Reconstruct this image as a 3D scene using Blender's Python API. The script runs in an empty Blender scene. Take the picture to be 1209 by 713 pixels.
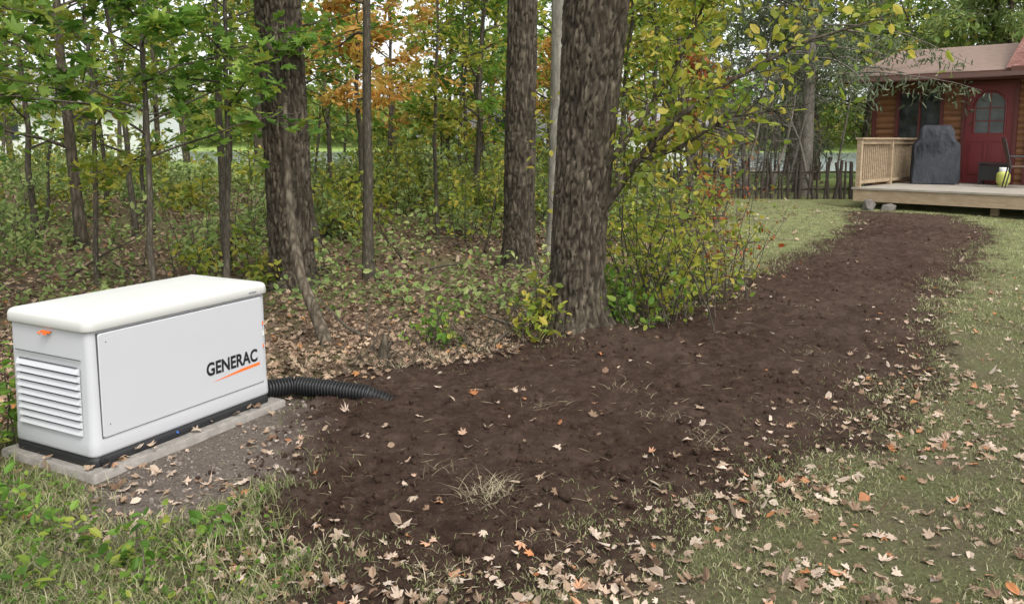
import bpy, math
import numpy as np
from mathutils import Matrix, Vector
rng=np.random.default_rng(7)
C=bpy.context.scene.collection
# ------------------------------------------------------------------ noise
def _h(i,j,k):
    n=(i*374761393+j*668265263+k*1442695041)&0xffffffff
    n=((n^(n>>13))*1274126177)&0xffffffff
    n=((n^(n>>16))*668265263)&0xffffffff
    return ((n^(n>>15))&0xffffff)/16777215.0
def vn(x,y,z=0):
    x,y,z=np.broadcast_arrays(np.asarray(x,float),y,z)
    xi=np.floor(x).astype(np.int64);yi=np.floor(y).astype(np.int64);zi=np.floor(z).astype(np.int64)
    fx=x-xi;fy=y-yi;fz=z-zi
    fx=fx*fx*(3-2*fx);fy=fy*fy*(3-2*fy);fz=fz*fz*(3-2*fz)
    r=0
    for a in (0,1):
        for b in (0,1):
            for c in (0,1):
                r=r+_h(xi+a,yi+b,zi+c)*(fx if a else 1-fx)*(fy if b else 1-fy)*(fz if c else 1-fz)
    return r
def fbm(x,y,z=0,o=4):
    r=0;a=1;t=0
    for i in range(o):
        r=r+a*vn(np.asarray(x)*2**i+17.3*i,np.asarray(y)*2**i+5.1*i,np.asarray(z)*2**i);t+=a;a*=.5
    return r/t
def ss(a,b,x):
    t=np.clip((np.asarray(x,float)-a)/(b-a),0,1);return t*t*(3-2*t)
# ------------------------------------------------------------------ mesh accumulator
class Acc:
    def __init__(s): s.V=[];s.F=[];s.n=0
    def add(s,V,faces,mi=0,smooth=False):
        V=np.asarray(V,float).reshape(-1,3)
        if not isinstance(faces,(list,tuple)): faces=[faces]
        for f in faces:
            f=np.asarray(f,dtype=np.int64)
            if f.size: s.F.append((f+s.n,mi,smooth))
        s.V.append(V);s.n+=len(V)
    def build(s,name,mats,parent=None,attrs=None,coll=None):
        me=bpy.data.meshes.new(name)
        V=np.concatenate(s.V)
        me.vertices.add(len(V));me.vertices.foreach_set('co',V.astype(np.float32).ravel())
        li=np.concatenate([f.ravel() for f,_,_ in s.F]);lt=np.concatenate([np.full(len(f),f.shape[1]) for f,_,_ in s.F])
        me.loops.add(len(li));me.loops.foreach_set('vertex_index',li.astype(np.int32))
        me.polygons.add(len(lt))
        st=np.concatenate([[0],np.cumsum(lt)[:-1]])
        me.polygons.foreach_set('loop_start',st.astype(np.int32));me.polygons.foreach_set('loop_total',lt.astype(np.int32))
        me.polygons.foreach_set('material_index',np.concatenate([np.full(len(f),m) for f,m,_ in s.F]).astype(np.int32))
        me.polygons.foreach_set('use_smooth',np.concatenate([np.full(len(f),sm) for f,_,sm in s.F]).astype(bool))
        me.update(calc_edges=True)
        for m in (mats if isinstance(mats,(list,tuple)) else [mats]): me.materials.append(m)
        if attrs:
            for k,v in attrs.items():
                v=np.asarray(v,np.float32).ravel()
                if len(v)<len(V): v=np.concatenate([v,np.zeros(len(V)-len(v),np.float32)])
                a=me.attributes.new(k,'FLOAT','POINT');a.data.foreach_set('value',v)
        ob=bpy.data.objects.new(name,me);C.objects.link(ob)
        if parent: ob.parent=parent
        return ob
def empty(name,loc=(0,0,0),rz=0):
    e=bpy.data.objects.new(name,None);e.location=loc;e.rotation_euler=(0,0,rz);e.empty_display_size=.2;C.objects.link(e);return e
BF=np.array([[0,3,2,1],[4,5,6,7],[0,1,5,4],[1,2,6,5],[2,3,7,6],[3,0,4,7]])
def box(acc,x0,x1,y0,y1,z0,z1,mi=0):
    acc.add([[x0,y0,z0],[x1,y0,z0],[x1,y1,z0],[x0,y1,z0],[x0,y0,z1],[x1,y0,z1],[x1,y1,z1],[x0,y1,z1]],BF,mi)
def rrect(x0,x1,y0,y1,r,n=6):
    pts=[]
    for cx,cy,a0 in ((x1-r,y0+r,-90),(x1-r,y1-r,0),(x0+r,y1-r,90),(x0+r,y0+r,180)):
        for i in range(n+1):
            a=math.radians(a0+90*i/n);pts.append((cx+r*math.cos(a),cy+r*math.sin(a)))
    return np.array(pts)
def loft(acc,rings,mi=0,smooth=True,cap=True,capb=False):
    k=len(rings[0]);V=np.concatenate(rings);n=len(rings)
    i=np.arange(k);j=(i+1)%k;F=[]
    for a in range(n-1): F.append(np.stack([a*k+i,a*k+j,(a+1)*k+j,(a+1)*k+i],-1))
    acc.add(V,np.concatenate(F),mi,smooth)
    if cap: acc.add(rings[-1],np.arange(k)[None,:],mi,False)
    if capb: acc.add(rings[0],np.arange(k)[None,::-1],mi,False)
def ring(x0,x1,y0,y1,r,z,o=0): # o = outset
    p=rrect(x0-o,x1+o,y0-o,y1+o,max(r+o,.004));return np.column_stack([p,np.full(len(p),z)])
def tube(acc,P,R,k=5,mi=0,smooth=True):
    P=np.asarray(P,float);R=np.broadcast_to(R,(len(P),))
    T=np.gradient(P,axis=0);T/=np.linalg.norm(T,axis=1,keepdims=True)+1e-9
    ref=np.array([.31,.2,.93]) if abs(T[:,2]).mean()<.7 else np.array([1.,.1,0])
    A=np.cross(T,ref);A/=np.linalg.norm(A,axis=1,keepdims=True)+1e-9;B=np.cross(T,A)
    th=np.arange(k)/k*2*np.pi
    V=P[:,None]+R[:,None,None]*(A[:,None]*np.cos(th)[None,:,None]+B[:,None]*np.sin(th)[None,:,None])
    n=len(P);i=np.arange(k);j=(i+1)%k;a=np.arange(n-1)[:,None]*k
    F=np.stack([a+i,a+k+i,a+k+j,a+j],-1).reshape(-1,4)[:,::-1]
    acc.add(V.reshape(-1,3),F[:,::-1],mi,smooth)
    acc.add(V[-1],np.arange(k)[None,:],mi);acc.add(V[0],np.arange(k)[None,:],mi)
# ------------------------------------------------------------------ instancing small shapes
OV=(np.array([[0,0,0],[.27,.3,.07],[.24,.68,.05],[0,1,-.08],[-.24,.68,.05],[-.27,.3,.07]]),[np.array([[0,1,2,3],[0,3,4,5]])])
_mp=[(-90,.10),(-62,.42),(-25,.55),(-8,.86),(10,.66),(22,.56),(34,.76),(45,1.0),(58,.72),(70,.5),(80,.84),(90,1.12)]
_mp=_mp+[(180-a,r) for a,r in _mp[-2:0:-1]]
MV=np.array([[0,0,0]]+[[.5*r*math.cos(math.radians(a)),.5*r*math.sin(math.radians(a))+.12,0] for a,r in _mp])
_k=len(_mp);MPL=(MV,[np.array([[0,1+i,1+(i+1)%_k] for i in range(_k)])])
_t=(1+5**.5)/2
ICO=(np.array([[-1,_t,0],[1,_t,0],[-1,-_t,0],[1,-_t,0],[0,-1,_t],[0,1,_t],[0,-1,-_t],[0,1,-_t],[_t,0,-1],[_t,0,1],[-_t,0,-1],[-_t,0,1]])/1.9,
 [np.array([[0,11,5],[0,5,1],[0,1,7],[0,7,10],[0,10,11],[1,5,9],[5,11,4],[11,10,2],[10,7,6],[7,1,8],[3,9,4],[3,4,2],[3,2,6],[3,6,8],[3,8,9],[4,9,5],[2,4,11],[6,2,10],[8,6,7],[9,8,1]])])
def scatter(acc,T,P,S,up=1.0,rand=.5,mi=0,jit=0,curl=0,stretch=None,dirn=None,smooth=False):
    P=np.asarray(P);N=len(P)
    if N==0: return
    tv,tf=T;S=np.broadcast_to(S,(N,))
    n=rng.normal(size=(N,3))*rand;n[:,2]+=up;n/=np.linalg.norm(n,axis=1,keepdims=True)
    d=rng.normal(size=(N,3)) if dirn is None else dirn+rng.normal(size=(N,3))*.35
    d-=n*(d*n).sum(1,keepdims=True);d/=np.linalg.norm(d,axis=1,keepdims=True)+1e-9
    s=np.cross(d,n)
    V=np.repeat(tv[None],N,0).copy()
    if curl:
        r2=(V[:,:,0]**2+(V[:,:,1]-.12)**2)
        V[:,:,2]+=r2*rng.normal(0,curl,(N,1))+V[:,:,0]*V[:,:,1]*rng.normal(0,curl,(N,1))+rng.normal(0,.03*curl,V.shape[:2])
        V[:,:,2]+=V[:,:,0]**2*rng.normal(0,curl,(N,1))
    if jit: V+=rng.normal(0,jit,V.shape)
    if stretch is not None: V=V*stretch[:,None,:]
    V=V*S[:,None,None]
    W=V[:,:,0:1]*s[:,None]+V[:,:,1:2]*d[:,None]+V[:,:,2:3]*n[:,None]+P[:,None]
    off=np.arange(N)[:,None,None]*len(tv)
    acc.add(W.reshape(-1,3),[(f[None]+off).reshape(-1,f.shape[1]) for f in tf],mi,smooth)
def blades(acc,P,H,W,lean,mi=0):
    N=len(P);a=rng.uniform(0,2*np.pi,N);s=np.stack([np.cos(a),np.sin(a),0*a],-1)
    b=rng.uniform(0,2*np.pi,N);l=np.stack([np.cos(b),np.sin(b),0*b],-1)*(lean*H*rng.uniform(.2,1.3,N))[:,None]
    up=np.array([0,0,1.])
    V=np.stack([P-s*W[:,None]/2,P+s*W[:,None]/2,P+l*.35+up*H[:,None]*.6+s*W[:,None]*.4,P+l*.35+up*H[:,None]*.6-s*W[:,None]*.4,P+l+up*H[:,None]*.92],1)
    o=np.arange(N)[:,None]*5
    acc.add(V.reshape(-1,3),[o+np.array([0,1,2,3]),o+np.array([3,2,4])],mi)
# ------------------------------------------------------------------ materials
def M(name,rough=.8,spec=.3):
    m=bpy.data.materials.new(name);m.use_nodes=True;nt=m.node_tree;b=nt.nodes['Principled BSDF']
    b.inputs['Roughness'].default_value=rough;b.inputs['Specular IOR Level'].default_value=spec
    return m,nt,b
def nd(nt,t,**kw):
    n=nt.nodes.new(t)
    for k,v in kw.items():
        if k in n.inputs.keys(): n.inputs[k].default_value=v
        else: setattr(n,k,v)
    return n
def coords(nt,scale=(1,1,1)):
    t=nd(nt,'ShaderNodeTexCoord');mp=nd(nt,'ShaderNodeMapping');mp.inputs['Scale'].default_value=scale
    nt.links.new(t.outputs['Object'],mp.inputs['Vector']);return mp.outputs[0]
def noise(nt,v,scale,detail=5,rough=.6):
    n=nd(nt,'ShaderNodeTexNoise');n.inputs['Scale'].default_value=scale;n.inputs['Detail'].default_value=detail;n.inputs['Roughness'].default_value=rough
    nt.links.new(v,n.inputs['Vector']);return n.outputs['Fac']
def ramp(nt,fac,stops):
    r=nd(nt,'ShaderNodeValToRGB');e=r.color_ramp.elements
    while len(e)<len(stops): e.new(.5)
    for x,(p,c) in zip(e,stops): x.position=p;x.color=(*c,1) if len(c)==3 else c
    nt.links.new(fac,r.inputs[0]);return r.outputs[0]
def mix(nt,fac,a,b,mode='MIX'):
    n=nd(nt,'ShaderNodeMix',data_type='RGBA',blend_type=mode)
    for s,v in ((n.inputs[0],fac),(n.inputs[6],a),(n.inputs[7],b)):
        if isinstance(v,bpy.types.NodeSocket): nt.links.new(v,s)
        elif isinstance(v,(int,float)): s.default_value=v
        else: s.default_value=(*v,1)
    return n.outputs[2]
def math_(nt,op,a,b=0.,clamp=False):
    n=nd(nt,'ShaderNodeMath',operation=op,use_clamp=clamp)
    for s,v in ((n.inputs[0],a),(n.inputs[1],b)):
        if isinstance(v,bpy.types.NodeSocket): nt.links.new(v,s)
        else: s.default_value=v
    return n.outputs[0]
def bump(nt,b,h,dist,strength=1):
    n=nd(nt,'ShaderNodeBump');n.inputs['Distance'].default_value=dist;n.inputs['Strength'].default_value=strength
    nt.links.new(h,n.inputs['Height']);nt.links.new(n.outputs[0],b.inputs['Normal'])
def attr(nt,name): return nd(nt,'ShaderNodeAttribute',attribute_name=name).outputs['Fac']
def leafmat(name,stops,trans=.4,rough=.5,big=.6,lo=(.65,.65,.65)):
    m,nt,b=M(name,rough,.3)
    g=nd(nt,'ShaderNodeNewGeometry');c=ramp(nt,g.outputs['Random Per Island'],stops)
    v=coords(nt);n=noise(nt,v,big,2);k=ramp(nt,n,[(.3,lo),(.7,(1.15,1.15,1.15))])
    c=mix(nt,1.0,c,k,'MULTIPLY')
    nt.links.new(c,b.inputs['Base Color'])
    if trans>0:
        t=nd(nt,'ShaderNodeBsdfTranslucent');nt.links.new(c,t.inputs[0])
        x=nd(nt,'ShaderNodeMixShader');x.inputs[0].default_value=trans
        nt.links.new(b.outputs[0],x.inputs[1]);nt.links.new(t.outputs[0],x.inputs[2])
        nt.links.new(x.outputs[0],nt.nodes['Material Output'].inputs[0])
    return m
L_green=leafmat('leaf_green',[(0,(.07,.16,.02)),(.4,(.14,.27,.035)),(.75,(.23,.37,.055)),(1,(.40,.43,.07))],.5)
L_yg=leafmat('leaf_yellow_green',[(0,(.15,.23,.03)),(.4,(.30,.37,.05)),(.8,(.48,.47,.07)),(1,(.62,.50,.09))],.5)
L_yel=leafmat('leaf_yellow',[(0,(.32,.32,.05)),(.5,(.55,.45,.07)),(1,(.66,.38,.08))],.5)
L_or=leafmat('leaf_orange',[(0,(.40,.32,.06)),(.35,(.64,.33,.09)),(.7,(.68,.42,.11)),(1,(.66,.50,.11))],.5)
L_red=leafmat('leaf_red_orange',[(0,(.40,.08,.03)),(.4,(.5,.18,.05)),(.6,(.25,.26,.05)),(1,(.4,.36,.07))],.45)
L_far=leafmat('leaf_far',[(0,(.11,.18,.04)),(.5,(.24,.33,.07)),(.85,(.40,.43,.10)),(1,(.50,.38,.10))],.5,big=.25)
L_con=leafmat('needle_green',[(0,(.07,.10,.05)),(.6,(.14,.18,.09)),(1,(.24,.27,.16))],.25)
L_low=leafmat('undergrowth_green',[(0,(.14,.22,.06)),(.5,(.29,.40,.12)),(1,(.46,.51,.19))],.45)
L_dead=leafmat('fallen_leaf_tan',[(0,(.17,.10,.06)),(.3,(.33,.23,.15)),(.62,(.46,.35,.26)),(.88,(.54,.44,.35)),(.95,(.46,.19,.07)),(1,(.30,.13,.06))],.1,.7,big=2)
L_litter=leafmat('leaf_litter_brown',[(0,(.10,.07,.045)),(.4,(.23,.15,.10)),(.75,(.38,.27,.18)),(.95,(.50,.38,.26)),(1,(.48,.20,.05))],.1,.75,big=1.2)
G_lawn=leafmat('grass_blade',[(0,(.13,.16,.06)),(.4,(.22,.25,.09)),(.7,(.34,.33,.16)),(1,(.48,.43,.29))],.25,.6,big=1.5)
G_straw=leafmat('dry_grass',[(0,(.32,.27,.16)),(1,(.56,.48,.32))],.2,.7)
def barkmat(name,dark,light,sc=1.0,bd=.012):
    m,nt,b=M(name,.92,.12)
    v=coords(nt,(1,1,.22));w=noise(nt,v,22*sc,6,.65);w2=noise(nt,coords(nt),3,3)
    vo=nd(nt,'ShaderNodeTexVoronoi',feature='DISTANCE_TO_EDGE');vo.inputs['Scale'].default_value=18*sc;nt.links.new(v,vo.inputs['Vector'])
    h=math_(nt,'MULTIPLY',math_(nt,'ADD',math_(nt,'MULTIPLY',vo.outputs[0],1.6,True),.25),w)
    c=ramp(nt,h,[(.08,dark),(.5,light)])
    c=mix(nt,1.0,c,ramp(nt,w2,[(.3,(.7,.72,.66)),(.7,(1.12,1.1,1.04))]),'MULTIPLY')
    c=mix(nt,1.0,c,ramp(nt,noise(nt,coords(nt),90,4,.7),[(.3,(.65,.65,.65)),(.65,(1.15,1.15,1.15))]),'MULTIPLY')
    c=mix(nt,attr(nt,'furrow'),c,tuple(x*.4 for x in dark))
    nt.links.new(c,b.inputs['Base Color']);bump(nt,b,h,bd,1);return m
B_dark=barkmat('bark_maple',(.045,.036,.027),(.185,.155,.12))
B_pale=barkmat('bark_pale',(.24,.22,.19),(.42,.40,.36),.7,.004)
B_sap=barkmat('bark_sapling',(.06,.05,.04),(.17,.15,.12),2,.003)
B_grey=barkmat('bark_twig_grey',(.13,.115,.10),(.30,.27,.24),2,.002)
def plain(name,col,rough=.6,spec=.4,nz=.12,sc=8,bp=0,metal=0):
    m,nt,b=M(name,rough,spec);v=coords(nt);n=noise(nt,v,sc,6)
    c=mix(nt,n,tuple(x*(1-nz) for x in col),tuple(min(1,x*(1+nz)) for x in col))
    nt.links.new(c,b.inputs['Base Color']);b.inputs['Metallic'].default_value=metal
    if bp: bump(nt,b,noise(nt,v,sc*8,4),bp)
    return m
# ------------------------------------------------------------------ terrain
SOIL=np.array([(-1.19,3.61),(-1.3,4.0),(-1.33,4.74),(-1.25,5.4),(-1.0,5.85),(-.41,6.1),(.24,6.45),(.95,7.05),(2.0,8.15),(3.3,10.1),(4.8,12.1),(6.1,14.2),(6.6,15.6),(7.9,14.9),(7.3,12.7),(5.9,10.7),(4.45,8.7),(3.6,7.2),(3.2,6.1),(2.25,5.05),(1.6,4.4),(1.15,3.9),(.75,3.65),(.35,3.5),(.1,3.15),(-.1,2.9),(-.45,2.9),(-.85,3.22)])
def sd(x,y):
    x=np.asarray(x,float);y=np.asarray(y,float);d=np.full(x.shape,1e9);ins=np.zeros(x.shape,bool)
    for i in range(len(SOIL)):
        a=SOIL[i];b=SOIL[(i+1)%len(SOIL)];e=b-a
        t=np.clip(((x-a[0])*e[0]+(y-a[1])*e[1])/(e@e),0,1)
        d=np.minimum(d,np.hypot(x-a[0]-t*e[0],y-a[1]-t*e[1]))
        c=((a[1]>y)!=(b[1]>y));
        if abs(e[1])>1e-9: ins^=c&(x<e[0]*(y-a[1])/e[1]+a[0])
    return np.where(ins,d,-d)+.6*(fbm(x*1.8,y*1.8)-.5)+.5*(fbm(x*7,y*7,3)-.5)
def xb(y): return np.interp(y,[2,4.5,5.3,6.2,7.4,9.5,12,15,20,30,60],[-3.2,-2.6,-1.7,.1,1.2,2.4,3.3,3.9,4.6,6,60])
def forest(x,y): return ss(-.35,.35,xb(y)-x+.8*(fbm(x*1.1,y*1.1,9)-.5))*ss(29,25,y+6*(fbm(x*.2,y*.2,2)-.5))
def gh(x,y):
    x=np.asarray(x,float);y=np.asarray(y,float)
    z=.34*ss(7,17,y)+.05*(fbm(x*.6,y*.6)-.5)+.35*ss(-6,-16,x)*ss(8,20,y)
    z=z-2.2*ss(36,54,y)+3.5*ss(150,175,y)+.25*(fbm(x*.15,y*.15,4)-.5)*ss(10,25,y)
    z=z+.14*np.exp(-((x-.52)**2+(y-6.75)**2)/.5)+.012*(fbm(x*6,y*6,2)-.5)*ss(30,12,y)
    return z
def soilz(x,y):
    s=sd(x,y);k=ss(-.05,.3,s)
    return gh(x,y)+np.clip(s*.10,-.03,.035)+k*(.07*(fbm(x*2.6,y*2.6,1)-.5)+.06*(fbm(x*11,y*11,7,4)-.5)+.026*(vn(x*34,y*34,2)-.5))
def top(x,y):
    return np.maximum(gh(x,y),np.where(sd(x,y)>-.1,soilz(x,y),-99))
def axis(a,b,step,lo,hi,g=1.16):
    c=list(np.arange(a,b,step));s=step;p=c[-1]
    while p<hi: s*=g;p+=s;c.append(p)
    s=step;p=a;f=[]
    while p>lo: s*=g;p-=s;f.append(p)
    return np.array(f[::-1]+c)
def sheet(xs,ys):
    X,Y=np.meshgrid(xs,ys);nx=len(xs);ny=len(ys)
    i=(np.arange(ny-1)[:,None]*nx+np.arange(nx-1)).ravel()
    return X.ravel(),Y.ravel(),np.stack([i,i+1,i+nx+1,i+nx],-1)
X,Y,F=sheet(axis(-5,9,.05,-350,350),axis(2,15,.05,-60,600))
m,nt,b=M('ground_mat',.95,.1)
v=coords(nt)
lawn=ramp(nt,noise(nt,v,1.6,7,.7),[(.32,(.17,.14,.095)),(.46,(.21,.19,.11)),(.6,(.20,.21,.095)),(.75,(.28,.27,.14))])
lawn=mix(nt,ramp(nt,noise(nt,v,45,5,.75),[(.35,(0,0,0)),(.7,(1,1,1))]),mix(nt,1.0,lawn,(.5,.48,.45),'MULTIPLY'),lawn)
sy=nd(nt,'ShaderNodeSeparateXYZ');nt.links.new(v,sy.inputs[0])
fb=math_(nt,'MULTIPLY',math_(nt,'MULTIPLY',math_(nt,'SUBTRACT',sy.outputs[1],6.),.16,True),ramp(nt,noise(nt,v,5,8,.75),[(.4,(.1,.1,.1)),(.6,(.9,.9,.9))]))
lawn=mix(nt,fb,lawn,(.26,.29,.12))
fa=math_(nt,'MULTIPLY',math_(nt,'SUBTRACT',sy.outputs[1],20.),.12,True)
lawn=mix(nt,fa,lawn,(.26,.35,.10))
fl=ramp(nt,noise(nt,v,28,7,.75),[(.3,(.055,.04,.03)),(.5,(.17,.115,.075)),(.68,(.30,.21,.14))])
gr=ramp(nt,noise(nt,v,.45,3),[(.45,(0,0,0)),(.65,(.6,.6,.6))])
fl=mix(nt,gr,fl,(.15,.19,.065))
so=ramp(nt,noise(nt,v,12,7,.75),[(.3,(.028,.017,.012)),(.7,(.10,.064,.046))])
c=mix(nt,attr(nt,'forest'),lawn,fl)
sm=ramp(nt,math_(nt,'ADD',attr(nt,'soil'),math_(nt,'MULTIPLY',noise(nt,v,14,5),.7)),[(.5,(0,0,0)),(.95,(1,1,1))])
c=mix(nt,sm,c,so)
gy=ramp(nt,noise(nt,v,40,7,.8),[(.3,(.09,.07,.055)),(.5,(.17,.14,.115)),(.7,(.27,.23,.19))])
c=mix(nt,attr(nt,'grey'),c,gy)
nt.links.new(c,b.inputs['Base Color']);bump(nt,b,noise(nt,v,50,6,.8),.03,1)
GM=m
def grey(x,y): return np.clip(ss(.78,.45,np.hypot((x+1.62)*1.15,(y-4.25)*.72)+.4*(fbm(x*5,y*5,8)-.5)),0,1)
a=Acc();a.add(np.column_stack([X,Y,gh(X,Y)]),F,0,True)
a.build('ground',[GM],attrs={'forest':forest(X,Y),'soil':ss(-.55,.1,sd(X,Y)),'grey':grey(X,Y)})
# soil strip
xs=np.arange(-1.8,9,.026);ys=np.arange(2.4,16.2,.028)
X,Y,F=sheet(xs,ys);S=sd(X,Y);F=F[(S[F]>-.14).all(1)]
u,inv=np.unique(F,return_inverse=True);F=inv.reshape(-1,4);X=X[u];Y=Y[u]
m,nt,b=M('topsoil',.97,.08);v=coords(nt)
so=ramp(nt,noise(nt,v,10,9,.8),[(.3,(.026,.015,.011)),(.5,(.062,.038,.027)),(.70,(.13,.086,.064))])
so=mix(nt,ramp(nt,noise(nt,v,.9,4),[(.4,(0,0,0)),(.75,(.5,.5,.5))]),so,(.125,.088,.066))
so=mix(nt,attr(nt,'grey'),so,(.18,.145,.12))
nt.links.new(so,b.inputs['Base Color']);bump(nt,b,noise(nt,v,60,7,.8),.03,1);SM=m
a=Acc();a.add(np.column_stack([X,Y,soilz(X,Y)]),F,0,True);a.build('soil_path',[SM],attrs={'grey':grey(X,Y)*.8})
def samp(n,x0,x1,y0,y1,pw=2):
    u=rng.random(n);y=(y0**(1-pw)+u*(y1**(1-pw)-y0**(1-pw)))**(1/(1-pw)) if pw!=1 else y0*(y1/y0)**u
    return rng.uniform(x0,x1,n),y
def near(n,y0,y1,pw=1.0,lo=-.70,hi=.72):
    _,y=samp(n,0,1,y0,y1,pw);return rng.uniform(lo,hi,n)*(y+.6),y
GX,GY,GA=-2.0765,3.9243,1.0955
def ingen(x,y,m=.06):
    c,s=math.cos(GA),math.sin(GA);dx=x-GX;dy=y-GY;u=c*dx+s*dy;w=-s*dx+c*dy
    return (u>-m)&(u<1.22+m)&(w>-m)&(w<.64+m)
def inhouse(x,y):
    c,s=math.cos(-.7645),math.sin(-.7645);dx=x-6.85;dy=y-16.5;u=c*dx+s*dy;w=-s*dx+c*dy
    return (u>-1.2)&(w>-.1)&(w<10)
# clods
x,y=near(19000,2.7,15,1.5);k=(sd(x,y)>-.16+.1*rng.random(len(x)))&(rng.random(len(x))<ss(.3,.6,fbm(x*2.5,y*2.5,31))+.15);x,y=x[k],y[k]
s=rng.gamma(1.2,.005,len(x))+.003;s=np.minimum(s,.042)
a=Acc();scatter(a,ICO,np.column_stack([x,y,top(x,y)+s*.1]),s,0,1,jit=.17,stretch=rng.uniform(.6,1.3,(len(x),3)),smooth=True);a.build('soil_clods',[SM],attrs=None)
# lawn grass
a=Acc()
x,y=near(210000,2.5,17,1.3);f=forest(x,y);sdv=sd(x,y)
k=(sdv<.02+.55*(rng.random(len(x))**4.5))&(rng.random(len(x))>f*.97)&~ingen(x,y,.12)&~inhouse(x,y)&(rng.random(len(x))<ss(.34,.64,fbm(x*2.2,y*2.2,5))*.85+.15)&(rng.random(len(x))>grey(x,y))
x,y=x[k],y[k];h=rng.uniform(.010,.026,len(x))*(1+.03*y);h*=1+1.6*ss(-.3,-1.2,x)*ss(5,3.5,y)
blades(a,np.column_stack([x,y,top(x,y)-.002]),h,.0032*np.ones(len(x))*(1+.12*y),1.1)
x,y=near(50000,7,18,.6,-.1,.8);k=(sd(x,y)<.03)&(forest(x,y)<.6)&~inhouse(x,y)&(rng.random(len(x))<ss(.3,.65,fbm(x*1.5,y*1.5,15))+.15);x,y=x[k],y[k]
blades(a,np.column_stack([x,y,gh(x,y)-.002]),rng.uniform(.02,.05,len(x)),.008*np.ones(len(x)),1.0)
a.build('lawn_grass',[G_lawn])
# weeds bottom left and along pad
a=Acc()
n=9000;x=rng.uniform(-3.2,-.6,n);y=rng.uniform(2.5,4.6,n)
k=(sd(x,y)<-.02)&~ingen(x,y,.1)&(rng.random(n)>grey(x,y)*1.3)&(fbm(x*3,y*3,6)>.38)&(x<-.7-.35*(3.3-y))
x,y=x[k],y[k];blades(a,np.column_stack([x,y,gh(x,y)]),rng.uniform(.04,.12,len(x)),rng.uniform(.003,.006,len(x)),1.0,0)
k=rng.random(len(x))<.6;scatter(a,OV,np.column_stack([x,y,gh(x,y)+rng.uniform(.01,.06,len(x))])[k],rng.uniform(.012,.04,k.sum()),1,.5,1)
for i in range(44):
    cx,cy=(rng.uniform(-3.0,-2.62),rng.uniform(3.6,4.6)) if i<28 else (rng.uniform(-2.7,-1.2),rng.uniform(2.8,3.5))
    H=rng.uniform(.25,.75) if i<28 else rng.uniform(.06,.16)
    P=np.array([[cx,cy,0],[cx+rng.normal(0,.04),cy+rng.normal(0,.04),H*.6],[cx+rng.normal(0,.09),cy+rng.normal(0,.09),H]]);P[:,2]+=gh(cx,cy)
    tube(a,P,[.005,.004,.002],4,2);t=rng.random((40,1))
    scatter(a,OV,P[0]*(1-t)+P[2]*t+rng.normal(0,.06,(40,3)),rng.uniform(.03,.07,40),1,.6,1)
a.build('weeds',[G_lawn,L_green,B_sap])
# dry tufts on soil
a=Acc()
for cx,cy,n,h in [(-.12,3.62,150,.16),(-.02,3.72,60,.13),(1.1,4.4,90,.11),(.95,4.75,60,.1),(-.35,3.95,30,.12),(.2,4.9,30,.1),(.75,5.3,40,.1),(-.3,3.0,60,.12),(2.3,6.2,40,.1),(-.9,5.95,90,.16),(-.6,6.1,120,.22),(-.2,6.3,120,.25),(.3,6.5,80,.2),(2.9,8.0,30,.1),(1.5,3.9,60,.08),(.6,3.7,60,.08),(.1,3.25,50,.1),(1.9,4.9,60,.08),(2.6,5.5,60,.08)]:
    P=np.column_stack([rng.normal(cx,.07,n),rng.normal(cy,.07,n),np.zeros(n)]);P[:,2]=top(P[:,0],P[:,1])-.01
    blades(a,P,rng.uniform(.2,1,n)*h*.6,rng.uniform(.002,.004,n),2.4)
n=1900;x,y=near(n,2.8,12,1.5);k=sd(x,y)>-.4;x,y=x[k],y[k];P=np.column_stack([x,y,top(x,y)+.004])
dr=rng.normal(size=(len(x),3));dr[:,2]=0
scatter(a,OV,P,rng.uniform(.02,.10,len(x)),1,.15,stretch=np.tile([.05,1,.3],(len(x),1)),dirn=dr)
a.build('dry_grass_tufts',[G_straw])
# fallen leaves
a=Acc()
x,y=near(25000,2.5,18,1.4);s_=sd(x,y);f=forest(x,y)
cl=fbm(x*1.6,y*1.6,11)
k=(rng.random(len(x))<np.where(s_>0,.035+.36*ss(.5,.0,s_),.60)*(.18+.82*ss(.36,.64,cl)))&(f<.5)&~ingen(x,y,.0)&~inhouse(x,y)&((x>-.6)|(rng.random(len(x))<.6));x,y=x[k],y[k]
q=rng.random(len(x))<.78;sz=np.clip(rng.lognormal(-3.0,.38,len(x)),.018,.085)*(1+.02*np.maximum(y-6,0))
zz=top(x,y);zz=np.where(ingen(x,y,.06),gh(GX,GY)+.052,zz)
P=np.column_stack([x,y,zz+.007+rng.random(len(x))*.008])
scatter(a,MPL,P[q],sz[q],1,.22,0,curl=.75);scatter(a,OV,P[~q],sz[~q]*.8,1,.3,0,curl=.8)
x,y=near(900,2.6,11,1.4);k=(sd(x,y)>.0);x,y=x[k],y[k];s_=rng.uniform(.03,.07,len(x))
kk=rng.random(len(x))<.45;scatter(a,MPL,np.column_stack([x,y,top(x,y)+.012])[kk],s_[kk],1,.25,0,curl=.8)
a.build('fallen_leaves',[L_dead])
a=Acc()
x,y=near(36000,4.6,26,1.2,-.75,.45);f=forest(x,y);k=(rng.random(len(x))<f*.95+.03)&~ingen(x,y,.05)&(sd(x,y)<.05);x,y=x[k],y[k]
kn=y<10
for q,T in ((kn,MPL),(~kn,OV)):
    scatter(a,T,np.column_stack([x,y,gh(x,y)+.012+rng.random(len(x))*.02])[q],(rng.uniform(.04,.085,len(x))*(1+.04*np.maximum(y-8,0)))[q],1,.35,0,curl=.8)
a.build('leaf_litter',[L_litter])
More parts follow.
